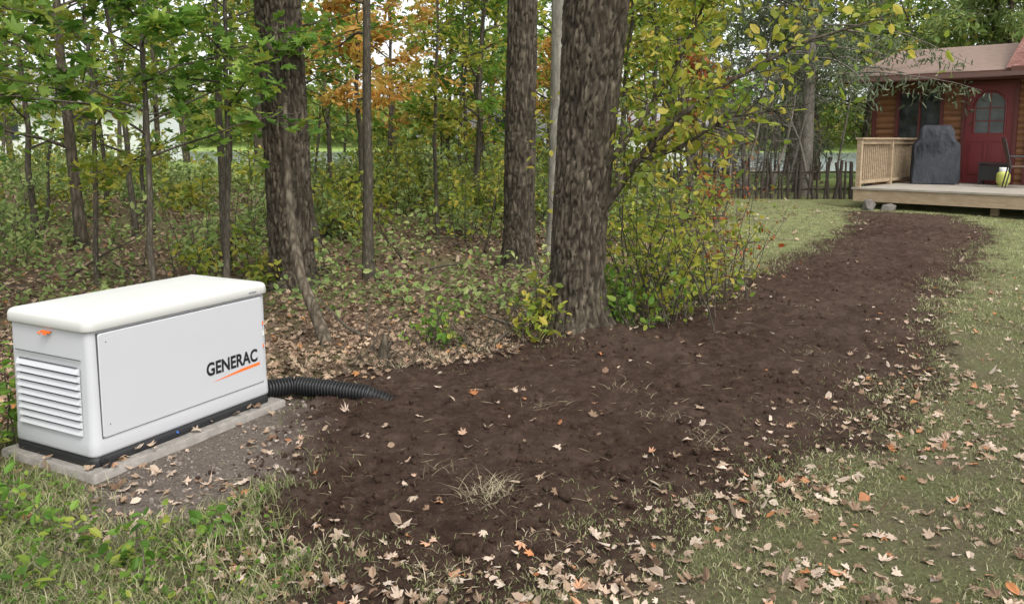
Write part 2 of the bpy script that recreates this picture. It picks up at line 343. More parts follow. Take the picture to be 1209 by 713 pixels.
# ------------------------------------------------------------------ trees
def path(p,d,L,n,wob,up=0.):
    P=[np.array(p,float)];d=np.array(d,float);d/=np.linalg.norm(d)
    for i in range(n):
        d=d+rng.normal(0,wob,3)+np.array([0,0,up]);d/=np.linalg.norm(d);P.append(P[-1]+d*L/n)
    return np.array(P)
def branchset(a,trunk,rad,zb,nb,bl,lpb,ls,T,sub=3,el=.35,droop=-.03,lm=1,spread=.10,k=4,up=1.,rand=.5,azr=None):
    zt=trunk[:,2];Ls=[]
    for i in range(nb):
        z=zb+(zt[-1]-zb)*((i+rng.random())/nb)
        p=np.array([np.interp(z,zt,trunk[:,j]) for j in range(3)]);r=np.interp(z,zt,rad)
        az=rng.uniform(*azr) if azr else rng.uniform(0,2*np.pi)
        fr=(z-zb)/(zt[-1]-zb+1e-6);L=bl*(1-.55*fr)*rng.uniform(.6,1.2)
        B=path(p,(math.cos(az),math.sin(az),el+.4*fr),L,5,.13,droop)
        tube(a,B,np.linspace(min(r*.5,.012*L+.006),.003,6),k,0);src=[B[2:]]
        for q in range(sub):
            t=rng.integers(1,5);d=B[t+1]-B[t];d=d/np.linalg.norm(d)+rng.normal(0,.6,3)*[1,1,.4]
            Q=path(B[t],d,L*rng.uniform(.3,.6),3,.15,droop);tube(a,Q,np.linspace(.004+.002*L,.002,4),3,0);src.append(Q)
        src=np.concatenate([np.concatenate([s[:-1]*(1-t)+s[1:]*t for t in (0,.33,.66)]) for s in src])
        n=rng.poisson(lpb)
        Ls.append(src[rng.integers(0,len(src),n)]+rng.normal(0,spread,(n,3))*[1,1,.6])
    P=np.concatenate(Ls);scatter(a,T,P,ls*rng.uniform(.55,1.25,len(P)),up,rand,lm,curl=.5)
def sapling(name,x,y,H,r,zb,nb,bl,lpb,ls,leaf,lean=(0,0),bark=None,T=OV,wob=.013,**kw):
    a=Acc();z=float(gh(x,y))
    n=10;t=np.linspace(0,1,n+1);w=np.cumsum(rng.normal(0,wob*H**.5,(n+1,2)),0);w[0]=0
    P=np.column_stack([x+lean[0]*t+w[:,0],y+lean[1]*t+w[:,1],z-.1+t*(H+.1)])
    R=r*(1-.8*t)+.004;R[0]*=1.25;tube(a,P,R,8,0);branchset(a,P,R,z+zb,nb,bl,lpb,ls,T,**kw)
    return a.build(name,[bark or B_sap,leaf])
def bigtrunk(a,P,R,step=.02,seg=144,amp=.022,flare=.5):
    P=np.asarray(P,float);R=np.asarray(R,float)
    z=np.arange(P[0,2],P[-1,2],step);
    cx=np.interp(z,P[:,2],P[:,0]);cy=np.interp(z,P[:,2],P[:,1]);rr=np.interp(z,P[:,2],R)
    from_ground=z-P[0,2]-.1
    th=np.arange(seg)/seg*2*np.pi;TH,Z=np.meshgrid(th,z)
    c=np.cos(TH);s=np.sin(TH);r=rr[:,None]
    fl=1+flare*np.exp(-np.maximum(from_ground,0)/.16)[:,None]*(.55+.9*vn(c*1.6+3,s*1.6,0))
    wz=Z+.12*(vn(c*6,s*6,Z*3)-.5)
    wx=.03*(vn(c*6,s*6,Z*7)-.5)
    n1=vn((c*r+wx)/.030,(s*r+wx)/.030,wz/.13);n3=vn((c*r-wx)/.018+9,(s*r+wx)/.018,wz/.075+4)
    g1=1-np.clip(abs(n1-.5)/.13,0,1);g3=1-np.clip(abs(n3-.5)/.11,0,1)
    fur=np.clip(np.maximum(g1,.75*g3),0,1)
    n2=vn(c*r/.009,s*r/.009,wz/.03)
    k=ss(.0,1,fur)
    d=amp*(.35-k)+amp*.3*(n2-.5)+.03*(fbm(c*1.3,s*1.3,Z*.9)-.5)
    r=r*fl+d
    V=np.stack([cx[:,None]+r*c,cy[:,None]+r*s,Z],-1).reshape(-1,3)
    k_=seg;i=np.arange(k_);j=(i+1)%k_;o=np.arange(len(z)-1)[:,None]*k_
    a.add(V,np.stack([o+i,o+j,o+k_+j,o+k_+i],-1).reshape(-1,4),0,True);a.fur=(k*.8).ravel()
    return np.column_stack([cx,cy,z]),rr
def bigtree(name,P,R,crown,leaf,zb,nb,bl,lpb,ls,bark=None,seg=144,amp=.022,extra=None,fscale=1.,flare=.5,**kw):
    a=Acc();T,rr=bigtrunk(a,P,R,seg=seg,amp=amp,flare=flare)
    n=6;t=np.linspace(0,1,n+1)[:,None];top_=T[-1];U=top_+t*np.array([rng.normal(0,.3),rng.normal(0,.3),crown])
    tube(a,U,np.linspace(rr[-1],.05,n+1),12,0)
    branchset(a,U,np.linspace(rr[-1],.05,n+1),zb,nb,bl,lpb,ls,OV,**kw)
    if extra: extra(a)
    return a.build(name,[bark or B_dark,leaf],attrs={'furrow':a.fur*fscale})
g=lambda x,y:float(gh(x,y))-.1
def exD(a):
    yb=6.7
    br=[np.array([[.68,yb,1.05],[.80,yb-.05,1.22],[.98,yb-.12,1.50],[1.28,yb-.2,1.84],[1.68,yb-.3,2.14],[2.2,yb-.35,2.42],[2.8,yb-.3,2.6]]),
        np.array([[.70,yb,1.4],[1.0,yb+.1,1.75],[1.3,yb+.2,2.2],[1.55,yb+.3,2.7],[1.7,yb+.2,3.3]]),
        np.array([[.98,yb-.12,1.50],[1.3,yb-.3,1.62],[1.6,yb-.5,1.85],[1.95,yb-.7,1.9]]),
        np.array([[.5,yb-.1,3.1],[1.0,yb-.5,3.2],[1.6,yb-.9,3.05],[2.2,yb-1.1,2.85],[2.6,yb-1.2,2.6]]),
        np.array([[.7,yb,2.9],[1.3,yb+.2,3.1],[1.9,yb+.4,3.0],[2.5,yb+.4,2.75]]),
        np.array([[.4,yb-.1,3.1],[.1,yb-.5,3.2],[-.3,yb-.8,3.0],[-.7,yb-.9,2.8]])]
    for B,r,n in zip(br,(.048,.03,.018,.03,.025,.025),(380,380,110,330,330,110)):
        tube(a,B,np.linspace(r,.006,len(B)),8,0)
        L=[]
        for q in range(30):
            t=rng.uniform(.2,1)*(len(B)-1);i=min(int(t),len(B)-2);p=B[i]+(B[i+1]-B[i])*(t-i)
            Q=path(p,B[i+1]-B[i]+rng.normal(0,.5,3),rng.uniform(.25,.65),4,.25,-.05);tube(a,Q,np.linspace(.006,.0015,5),4,0);L.append(Q)
        L=np.concatenate(L);P=L[rng.integers(0,len(L),n)]+rng.normal(0,.07,(n,3))
        scatter(a,OV,P,rng.uniform(.045,.11,n),.7,.6,1,curl=.6)
bigtree('maple_tree',[(.53,6.75,g(.53,6.75)),(.55,6.75,.9),(.62,6.75,2.0),(.68,6.75,3.0),(.70,6.75,3.8)],[.215,.22,.235,.265,.24],4,L_yg,3.8,10,2.4,80,.10,extra=exD,amp=.026)
bigtree('maple_tree',[(-2.43,9.0,g(-2.43,9)),(-2.45,9,1.5),(-2.50,9,3.0),(-2.52,9,4.5)],[.235,.235,.235,.22],4,L_green,4.0,10,2.6,80,.11,flare=.35,amp=.026)
bigtree('maple_tree',[(.08,10.3,g(.08,10.3)),(.1,10.3,2),(.15,10.3,4.6)],[.20,.185,.17],4,L_yg,4,10,2.4,80,.11,seg=96,amp=.022,flare=.35)
bigtree('birch_tree',[(.60,11.3,g(.6,11.3)),(.62,11.3,2),(.66,11.3,4.8)],[.125,.115,.10],4,L_yg,4,8,2.4,80,.11,bark=B_pale,seg=48,amp=.004,fscale=.15)
sapling('maple_sapling',-1.66,9.4,6.5,.062,2.6,12,1.5,45,.09,L_yg,(.12,0),B_sap,wob=.005)
sapling('maple_sapling',-6.0,11.4,7,.085,1.3,18,1.8,80,.10,L_green,(-.15,0),B_dark,wob=.008)
sapling('maple_sapling',-3.45,9.9,6.5,.05,2.0,14,1.6,70,.10,L_green,(-.1,0),wob=.008)
# near saplings, upper left
kwn=dict(T=MPL,up=1.,rand=.4)
sapling('maple_sapling',-4.15,6.4,4.2,.06,1.35,16,1.6,50,.19,L_green,(-.25,0),**kwn)
sapling('maple_sapling',-3.3,7.3,4.2,.03,1.4,16,1.6,52,.19,L_green,(.2,0),**kwn)
sapling('maple_sapling',-2.75,7.9,4.6,.03,1.9,13,1.2,55,.15,L_green,(.1,.1),**kwn)
sapling('maple_sapling',-5.6,8.2,4.8,.035,1.1,18,1.6,80,.15,L_green,(.1,.1),**kwn)
sapling('maple_sapling',-4.7,9.2,5.0,.03,1.1,16,1.6,80,.13,L_yg,(.1,.1),**kwn)
sapling('maple_sapling',-1.1,12.2,5.2,.03,1.6,14,1.5,80,.12,L_yg,(.1,.1),**kwn)
# leaning dead stem and stump
a=Acc();tube(a,[(-1.52,6.65,-.05),(-1.62,6.8,.12),(-1.82,7.0,.5),(-1.95,7.2,1.0),(-2.02,7.4,1.5),(-2.05,7.5,2.0)],[.06,.055,.045,.04,.03,.02],9,0);a.build('leaning_dead_stem',[B_dark])
a=Acc();tube(a,[(-.97,6.05,-.05),(-.97,6.05,.1),(-.95,6.06,.22)],[.05,.04,.02],8);tube(a,[(-.97,6.05,.05),(-.9,6.05,.18)],[.03,.01],6);a.build('tree_stump',[B_dark])
# sticks
a=Acc()
for i in range(170):
    y=rng.uniform(6.3,16);x=xb(y)-rng.uniform(.1,8);L=rng.uniform(.2,1.3);P=path((x,y,float(gh(x,y))+.03),(rng.normal(),rng.normal(),rng.uniform(0,.3)),L,4,.15);tube(a,P,np.linspace(.014,.004,5)*rng.uniform(.4,1.3),5)
for i in range(80):
    x=rng.uniform(-1.2,1.2);y=5.9+.45*(x+1.2)+rng.uniform(-.2,.5);P=path((x,y,float(top(x,y))),(rng.normal(0,.5),rng.normal(0,.5),.7),rng.uniform(.1,.45),4,.2,-.05);tube(a,P,np.linspace(.005,.002,5),4)
a.build('fallen_sticks',[B_sap])
# shrubs
def shrub(a,cx,cy,rad,H,ns,ln,ls,lm=1,lean=.35):
    Q=[]
    for i in range(ns):
        x=cx+rng.normal(0,rad*.4);y=cy+rng.normal(0,rad*.4);h=H*rng.uniform(.45,1.15)
        P=path((x,y,float(gh(x,y))-.02),(rng.normal(0,lean),rng.normal(0,lean),1),h,6,.12,.02);tube(a,P,np.linspace(.008,.002,7),4,0);Q.append(P[1:])
        for q in range(3):
            t=rng.integers(2,6);W=path(P[t],(rng.normal(),rng.normal(),.6),h*.3,3,.2);tube(a,W,np.linspace(.004,.0015,4),3,0);Q.append(W)
    Q=np.concatenate(Q);n=int(ln);P=Q[rng.integers(0,len(Q),n)]+rng.normal(0,.06*H**.5,(n,3));P[:,2]=np.maximum(P[:,2],gh(P[:,0],P[:,1])+.02)
    scatter(a,OV,P,ls*rng.uniform(.5,1.3,n),.8,.6,lm,curl=.5)
a=Acc();shrub(a,1.30,7.5,.7,1.35,34,1000,.07);shrub(a,.95,6.95,.3,.55,16,300,.07,2);shrub(a,1.9,8.4,.6,1.2,22,550,.07);shrub(a,1.2,7.7,.4,2.2,8,260,.07);a.build('roadside_shrub',[B_sap,L_yg,L_green])
a=Acc();shrub(a,2.45,9.2,.5,1.1,16,300,.06,1);shrub(a,3.4,14,.6,1.9,16,420,.08);a.build('red_leaf_shrub',[B_sap,L_red])
a=Acc();shrub(a,.25,6.55,.25,.55,14,200,.07);shrub(a,-.6,6.5,.3,.4,14,160,.06,2);a.build('roadside_shrub',[B_sap,L_yg,L_green])
a=Acc()
for i in range(225):
    y=rng.uniform(8.6,24);x=xb(y)-rng.uniform(.3,1)-rng.random()*(y*.95+4)
    if i>150: y=rng.uniform(12,24);x=y*rng.uniform(-.27,.1)
    if y<11.5 and x>-2.4 and rng.random()<.6: continue
    shrub(a,x,y,.8,rng.uniform(.3,1.15)*(1+.03*y),7,130+5*y,.05+.0035*y,rng.choice([1,2,2]))
a.build('understory_shrubs',[B_sap,L_yg,L_low])
a=Acc()
x,y=near(19000,7.5,30,1.0,-.8,.4);k=(forest(x,y)>.5)&(fbm(x*.7,y*.7,21)>.45);x,y=x[k],y[k]
scatter(a,OV,np.column_stack([x,y,gh(x,y)+rng.uniform(.02,.28,len(x))]),rng.uniform(.03,.08,len(x))*(1+.03*y),1,.6,0)
a.build('undergrowth',[L_low])
# mid-distance trees
def okpos(x,y): return not bool(inhouse(np.array(x),np.array(y)))
mats=[L_green,L_yg,L_far,L_yg,L_green]
for i in range(35):
    y=rng.uniform(11.5,22);x=xb(y)-.6-rng.random()*(y*.85+3)
    if abs(x/y)<.02 or abs(x/y-.05)<.04: x-=1
    H=rng.uniform(4.2,6.2);sapling('young_tree',x,y,H,rng.uniform(.02,.065),rng.uniform(.8,2.2),12,1.7,30+2*y,.085+.003*y,mats[rng.integers(5)],(rng.normal(0,.3),0),sub=2)
for x,y,mt,H,zb,bl,ln in [(-2.6,14.5,L_or,4.0,1.7,1.7,150),(-3.0,19,L_or,5.0,1.5,2.2,110),(-3.4,23,L_yel,6,1.5,2.6,120),(-1.5,20,L_yel,4.5,1.0,2,120),(.9,19,L_or,3.4,1.2,1.4,80),(3.0,22,L_yel,6,1.2,2.3,120),(4.3,19,L_red,3.2,.8,1.3,90),(1.8,17,L_yg,5,1.2,2.2,120),(2.6,15.2,L_yg,5,1.5,2.2,120)]:
    sapling('autumn_tree',x,y,H,.06,zb,16,bl,ln,.13,mt,sub=3)
a=Acc()
for i in range(52):
    y=rng.uniform(24,36);x=rng.uniform(-36,34)
    if not okpos(x,y): continue
    if -.25<x/y<.03 and rng.random()<.75: continue
    z=float(gh(x,y));H=rng.uniform(5.5,8.5);P=np.column_stack([x+np.linspace(0,rng.normal(0,.5),7),np.full(7,y),z+np.linspace(-.1,H,7)]);R=np.linspace(rng.uniform(.08,.22),.04,7)
    tube(a,P,R,8,0);branchset(a,P,R,z+rng.uniform(1.3,2.8),15,3.0,85,.24,OV,sub=2,lm=int(rng.choice([1,1,2,3])),spread=.28)
a.build('background_trees',[B_dark,L_far,L_yg,L_green])
# conifers & trees behind house
def spruce(name,x,y,H,r,zb,nb,bl,ln,ls,mt,dr=-.06):
    a=Acc();z=float(gh(x,y));P=np.column_stack([np.full(8,x),np.full(8,y),z+np.linspace(-.1,H,8)]);tube(a,P,np.linspace(r,.03,8),10,0);L=[]
    for i in range(nb):
        f=(i+rng.random())/nb;zz=z+zb+(H-zb)*f;az=rng.uniform(0,2*np.pi);l=bl*(1-.85*f)*rng.uniform(.7,1.1)+.2
        B=path((x,y,zz),(math.cos(az),math.sin(az),.1),l,7,.05,dr);tube(a,B,np.linspace(.025,.004,8),4,0)
        t=rng.random((ln,1))*6.99;ii=t.astype(int)[:,0];t=t-ii[:,None];p=B[ii]*(1-t)+B[ii+1]*t
        p=p+rng.normal(0,.10,(ln,3))*[1.5,1.5,.4]-np.array([0,0,1])*abs(rng.normal(0,.22,(ln,1)));L.append(p)
    L=np.concatenate(L);d=np.tile([0,0,-1.],(len(L),1))+rng.normal(0,.6,(len(L),3))
    scatter(a,OV,L,ls*rng.uniform(.6,1.4,len(L)),.2,.8,1,stretch=np.tile([.35,1,1],(len(L),1)),dirn=d);return a.build(name,[B_grey,mt])
spruce('spruce_tree',6.9,19.4,9,.17,2.6,46,3.9,230,.16,L_con,-.075)
spruce('spruce_tree',8.6,25,9,.18,1.5,50,3.4,200,.2,L_con)
spruce('cedar_tree',13.5,30,9,.2,1.5,50,3.6,200,.26,L_far)
spruce('cedar_tree',18.5,30,9,.2,1.5,50,3.6,200,.26,L_far)
spruce('cedar_tree',15.5,27,10,.2,1.5,60,3.8,200,.26,L_low)
spruce('cedar_tree',23,27,9,.2,1.5,50,3.6,200,.26,L_con)
# bare twiggy shrubs left of cabin
a=Acc()
for i in range(46):
    y=rng.uniform(18.5,22);x=rng.uniform(4.2,8.0)
    if not okpos(x,y): continue
    P=path((x,y,float(gh(x,y))-.05),(rng.normal(0,.12),rng.normal(0,.12),1),rng.uniform(1.6,4.2),8,.09);tube(a,P,np.linspace(rng.uniform(.02,.055),.006,9),5,0)
    for q in range(14):
        t=rng.integers(1,8);W=path(P[t],(rng.normal(),rng.normal(),.25),rng.uniform(.4,1.1),5,.22,-.02);tube(a,W,np.linspace(.009,.003,6),3,0)
        for e in range(3): tube(a,path(W[rng.integers(1,5)],rng.normal(size=3),rng.uniform(.2,.5),3,.3),[.005,.004,.003,.002],3,0)
a.build('bare_shrubs',[B_grey])
# dark fence left of cabin
a=Acc()
A0=np.array([3.6,18.7]);A1=np.array([8.0,18.4]);n=36
for i in range(n):
    p=A0+(A1-A0)*(i+rng.uniform(-.3,.3))/(n-1);z=float(gh(*p));w=rng.uniform(.022,.05);h_=.82+rng.normal(0,.10)
    tube(a,[(p[0],p[1],z-.05),(p[0]+rng.normal(0,.03),p[1],z+h_*.5),(p[0]+rng.normal(0,.04),p[1],z+h_)],[w,w*.9,w*.8],7)
for zz in (.22,.6):
    tube(a,[(*(A0+(A1-A0)*t+[0,.06]),float(gh(*(A0+(A1-A0)*t)))+zz) for t in np.linspace(0,1,8)],.022,6)
a.build('wooden_fence',[plain('weathered_dark_wood',(.06,.048,.04),.9,.1,.3,6)])
# far shore, lake, distant houses
a=Acc();n=22000;x=rng.uniform(-170,190,n);y=rng.uniform(158,185,n);H=4+5*fbm(x*.06,y*0,3)
P=np.column_stack([x,y,2+rng.random(n)**.8*H+0*x]);scatter(a,OV,P,rng.uniform(1.2,3,n),.5,1,0);a.build('distant_forest',[L_far])
m,nt,b=M('water',.12,.5);b.inputs['Base Color'].default_value=(.22,.25,.26,1);bump(nt,b,noise(nt,coords(nt,(1,3,1)),1.2,4),.05,.5)
a=Acc();a.add([[-300,42,-.75],[300,42,-.75],[300,170,-.75],[-300,170,-.75]],np.array([[0,1,2,3]]));a.build('lake_water',[m])
WP=plain('white_clapboard',(.72,.73,.72),.6,.2,.04,4);RF=plain('grey_roof',(.25,.24,.24),.9,.1);DKW=plain('dark_window',(.03,.035,.04),.2,.5);RP=plain('barn_red',(.35,.04,.03),.6,.2)
def cottage(name,x,y,w,d,h,rz,wallm):
    E=empty(name,(x,y,float(gh(x,y))),rz);a=Acc();box(a,0,w,0,d,-.3,h);a.add([[0,0,h],[0,d,h],[0,d/2,h+d*.3]],np.array([[0,1,2]]));a.add([[w,0,h],[w,d,h],[w,d/2,h+d*.3]],np.array([[0,1,2]]));a.build('walls',[wallm],E)
    a=Acc()
    for s0,s1 in ((-.4,d/2),(d+.4,d/2)):
        z0=h-.15;z1=h+d*.3+.04;a.add([[-.4,s0,z0],[w+.4,s0,z0],[w+.4,s1,z1],[-.4,s1,z1],[-.4,s0,z0+.12],[w+.4,s0,z0+.12],[w+.4,s1,z1+.12],[-.4,s1,z1+.12]],BF)
    a.build('roof',[RF],E)
    a=Acc()
    for i in range(int(w//3.2)): box(a,1.2+i*3.2,2.2+i*3.2,-.03,-.003,1.0,2.2)
    a.build('windows',[DKW],E)
cottage('white_cottage',-25,38,8,6,2.6,.15,WP);cottage('red_shed',-1.9,34,3.2,3,1.5,0,RP);cottage('white_cottage',2.2,40,7,5,2.4,.1,WP)
# ------------------------------------------------------------------ generator
W_body=plain('painted_grey_white',(.485,.49,.50),.4,.45,.03,3)
W_lid=plain('lid_warm_white',(.52,.52,.485),.55,.3,.03,3,.0006)
BLK=plain('black_plastic',(.015,.015,.016),.45,.5,.2,10)
GAP=plain('dark_gap',(.10,.10,.10),.9,.1)
ORG=plain('orange_paint',(.80,.17,.03),.5,.4,.03)
CON=plain('pad_concrete',(.25,.23,.205),.95,.1,.5,14,.005)
gz=g(GX,GY)+.10
E=empty('standby_generator',(GX,GY,gz),GA);E.scale=(1,1,1.085)
a=Acc();B=(0,1.22,0,.64)
loft(a,[ring(*B,.04,z,o) for z,o in ((.088,-.010),(.094,.002),(.105,.005),(.16,.003),(.185,-.001),(.35,-.004),(.70,-.008))]);a.build('body',[W_body],E)
a=Acc();loft(a,[ring(*B,.04,z,o) for z,o in ((.044,.002),(.07,.004),(.078,.0),(.089,-.004))],capb=True);a.build('base_frame',[BLK],E)
a=Acc();loft(a,[ring(*B,.04,z,o) for z,o in ((.680,-.03),(.680,.008),(.685,.012),(.722,.010),(.732,.004),(.738,-.004),(.742,-.016),(.743,-.026),(.7405,-.032),(.741,-.042),(.746,-.05),(.752,-.09),(.758,-.16),(.761,-.24))]);a.build('lid',[W_lid],E)
a=Acc();box(a,.050,1.165,-.0045,.01,.173,.668,1);a.build('panel_seam',[W_body,GAP],E)
a=Acc();r=[]
for yy,o in ((.0,.0),(-.007,.0),(-.0095,-.003)):
    p=rrect(.052-o,1.163+o,.175-o,.666+o,.012);r.append(np.column_stack([p[:,0],np.full(len(p),yy),p[:,1]]))
loft(a,r);a.build('front_panel',[W_body],E)
a=Acc()
for i in range(9):
    z=.19+i*.036
    y0,y1=.07,.57
    a.add([[-.002,y0,z+.028],[-.002,y1,z+.028],[-.018,y1-.008,z+.004],[-.018,y0+.008,z+.004],[-.002,y0,z-.002],[-.002,y1,z-.002]],[np.array([[0,1,2,3],[3,2,5,4]]),np.array([[0,3,4],[1,5,2]])],0)
    box(a,-.006,.0,y0+.02,y1-.02,z+.0285,z+.0325,1)
a.build('end_louvers',[W_body,GAP],E)
a=Acc();box(a,-.006,0,.06,.58,.545,.548,0);a.build('end_seam',[GAP],E)
a=Acc();box(a,-.012,-.0,.28,.34,.652,.662,0);box(a,-.02,-.010,.30,.315,.645,.66,0);tube(a,[(-.012,.34,.657),(-.024,.35,.653),(-.022,.33,.647)],.004,6);a.build('lid_latch',[ORG],E)
a=Acc();tube(a,[(.04,-.006,.07),(.04,-.026,.07)],.016,14);tube(a,[(.06,-.004,.065),(.07,-.03,.055),(.04,-.05,.05)],.007,8);a.build('base_knob',[BLK],E)
a=Acc();loft(a,[np.column_stack([.5+.006*np.cos(np.linspace(0,2*np.pi,13)[:-1]),np.full(12,q),.070+.006*np.sin(np.linspace(0,2*np.pi,13)[:-1])]) for q in (.0,-.010)]);a.build('lift_plug',[plain('blue_plastic',(.05,.15,.5))],E)
cu=bpy.data.curves.new('logo_text','FONT');cu.body='GENERAC';cu.size=.104;cu.offset=.0034;cu.extrude=.0004;cu.space_character=1.02
to=bpy.data.objects.new('logo_text',cu);C.objects.link(to);to.parent=E;to.location=(.715,-.0108,.31);to.rotation_euler=(math.pi/2,0,0);to.scale=(.84,.92,1)
cu.materials.append(BLK)
a=Acc();a.add([[.75,-.0105,.267],[1.13,-.0105,.280],[1.13,-.0105,.297],[.98,-.0105,.291]],np.array([[0,1,2,3]]));a.build('logo_stripe',[ORG],E)
a=Acc()
for z,h_,mi in ((.50,.022,0),(.44,.025,1),(.37,.02,0)): box(a,1.170,1.179,-.0025,0,z,z+h_,mi)
a.build('warning_stickers',[ORG,plain('sticker_white',(.8,.8,.75))],E)
a=Acc();box(a,1.06,1.12,-.0135,-.0,.696,.706,0);a.build('lid_badge',[plain('badge_grey',(.25,.25,.26))],E)
a=Acc();box(a,.09,.095,-.0108,-.01,.23,.236);box(a,.09,.096,-.0108,-.01,.62,.626);a.build('panel_screws',[GAP],E)
a=Acc();loft(a,[ring(-.05,1.29,-.065,.70,.015,z,o) for z,o in ((-.1,0),(.038,0),(.045,-.008))]);pad=a.build('concrete_pad',[CON],None)
pad.location=(GX,GY,gz);pad.rotation_euler=(0,0,GA)
# gravel
a=Acc();n=2200;x=rng.uniform(-2.5,-1.0,n);y=rng.uniform(3.3,5.2,n);k=(rng.random(n)<grey(x,y))&~ingen(x,y,.07);x,y=x[k],y[k]
s=rng.gamma(1.3,.0025,len(x))+.002;scatter(a,ICO,np.column_stack([x,y,top(x,y)+s*.1]),s,0,1,jit=.1,stretch=rng.uniform(.7,1.2,(len(x),3)));a.build('gravel',[plain('gravel_grey',(.19,.16,.135),.9,.1,.5,30)])
# corrugated pipe
c_,s_=math.cos(GA),math.sin(GA);p0=np.array([GX+c_*1.2-s_*.12,GY+s_*1.2+c_*.12,.10])
K=np.array([p0,[-1.42,5.22,.085],[-1.15,5.16,.075],[-.92,5.12,.055],[-.72,5.12,-.03]]);t=np.linspace(0,4,420)
P=np.column_stack([np.interp(t,range(5),K[:,j]) for j in range(3)])
for _ in range(60): P[1:-1]=(P[:-2]+P[1:-1]*2+P[2:])/4
dist=np.concatenate([[0],np.cumsum(np.linalg.norm(np.diff(P,axis=0),axis=1))])
a=Acc();tube(a,P,.052+.009*np.tanh(2.5*np.sin(dist/.021*2*np.pi)),24);a.build('corrugated_pipe',[BLK])
# ------------------------------------------------------------------ cabin, deck
HA=-.7645
H=empty('cabin_house',(6.85,16.5,0),HA)
m,nt,b=M('log_siding',.6,.3);v=coords(nt,(.6,.6,6));n_=noise(nt,v,3,6);nt.links.new(ramp(nt,n_,[(.3,(.14,.06,.027)),(.7,(.28,.135,.06))]),b.inputs['Base Color']);SID=m
RED=plain('dark_red_trim',(.11,.03,.026),.5,.4,.15,6)
GLS,nt,b=M('window_glass',.05,.6);nt.links.new(ramp(nt,noise(nt,coords(nt),3,3),[(.4,(.012,.014,.016)),(.7,(.06,.07,.07))]),b.inputs['Base Color'])
m,nt,b=M('roof_shingles',.9,.1);v=coords(nt);br=nd(nt,'ShaderNodeTexBrick');br.inputs['Scale'].default_value=4;br.inputs['Mortar Size'].default_value=.02
br.inputs['Color1'].default_value=(.17,.115,.09,1);br.inputs['Color2'].default_value=(.26,.18,.145,1);br.inputs['Mortar'].default_value=(.08,.055,.045,1);nt.links.new(v,br.inputs['Vector'])
nt.links.new(mix(nt,noise(nt,v,9,4),br.outputs[0],(.25,.19,.155)),b.inputs['Base Color']);SHG=m
m,nt,b=M('roof_shingles_red',.9,.1);v=coords(nt);br=nd(nt,'ShaderNodeTexBrick');br.inputs['Scale'].default_value=4;br.inputs['Mortar Size'].default_value=.02
br.inputs['Color1'].default_value=(.17,.08,.065,1);br.inputs['Color2'].default_value=(.27,.14,.115,1);br.inputs['Mortar'].default_value=(.08,.045,.035,1);nt.links.new(v,br.inputs['Vector'])
nt.links.new(br.outputs[0],b.inputs['Base Color']);SHR=m
WOOD,nt,b=M('deck_lumber',.75,.2);nt.links.new(ramp(nt,noise(nt,coords(nt,(1,1,4)),5,6),[(.3,(.28,.20,.125)),(.7,(.42,.33,.22))]),b.inputs['Base Color'])
DKT,nt,b=M('deck_boards',.8,.2);nt.links.new(ramp(nt,noise(nt,coords(nt,(1,6,1)),3,6),[(.3,(.26,.23,.19)),(.7,(.40,.36,.30))]),b.inputs['Base Color'])
DZ=.74
def logs(a,x0,x1,y,z0,z1,h=.14):
    z=z0
    while z<z1-1e-6:
        t=min(h,z1-z);q=np.linspace(0,1,5);yy=y-.035*np.sin(np.pi*np.clip(q,.05,.95));zz=z+q*t
        V=[[x,b_,c_] for x in (x0,x1) for b_,c_ in zip(yy,zz)];a.add(V,np.array([[i,5+i,6+i,1+i] for i in range(4)]),0,False);z+=h
def wall(a,x0,x1,y,z0,z1,ops):
    xs=sorted({x0,x1,*[o[0] for o in ops],*[o[1] for o in ops]})
    for p,q in zip(xs[:-1],xs[1:]):
        o=[o for o in ops if o[0]<=p and o[1]>=q]
        if o: o=o[0];logs(a,p,q,y,z0,o[2]);logs(a,p,q,y,o[3],z1)
        else: logs(a,p,q,y,z0,z1)
WY=3.5
ops=[(-.40,.50,DZ+.75,DZ+2.0),(1.0,1.98,DZ,DZ+2.12)]
a=Acc();wall(a,-.92,9,WY,.1,3.0,ops);box(a,-.92,-.90,WY,WY+6,.1,3.0);box(a,-.92,9,WY+5.98,WY+6,.1,3);a.build('log_walls',[SID],H)
a=Acc();box(a,-.92,9,WY+.12,WY+.14,.1,3.0);a.build('wall_core',[plain('dark_interior',(.02,.018,.016))],H)
a=Acc();box(a,-1.0,-.90,WY-.06,WY+.1,.1,2.98);a.build('corner_board',[RED],H)
def frame(a,x0,x1,y0,y1,z0,z1,w,mi=0,bot=True):
    box(a,x0,x0+w,y0,y1,z0,z1,mi);box(a,x1-w,x1,y0,y1,z0,z1,mi);box(a,x0+w,x1-w,y0+.002,y1,z1-w,z1,mi)
    if bot: box(a,x0+w,x1-w,y0+.002,y1,z0,z0+w,mi)
a=Acc();frame(a,-.46,.56,WY-.07,WY+.03,DZ+.69,DZ+2.06,.065);box(a,.03,.07,WY-.05,WY+.03,DZ+.76,DZ+1.99);a.build('window_frame',[RED],H)
a=Acc();box(a,-.40,.50,WY+.03,WY+.05,DZ+.75,DZ+2.0);a.build('window_glass',[GLS],H)
a=Acc();frame(a,.95,2.03,WY-.08,WY+.03,DZ,DZ+2.20,.07,bot=False);box(a,2.2,2.34,WY-.10,WY-.04,DZ,2.98);a.build('door_frame',[RED],H)
DR=plain('door_red',(.165,.028,.028),.4,.5,.1,5)
a=Acc();box(a,1.02,1.96,WY-.02,WY+.03,DZ+.01,DZ+2.13)
for x0 in (1.13,1.52): frame(a,x0,x0+.33,WY-.04,WY-.019,DZ+.2,DZ+.95,.04)
a.build('front_door',[DR],H)
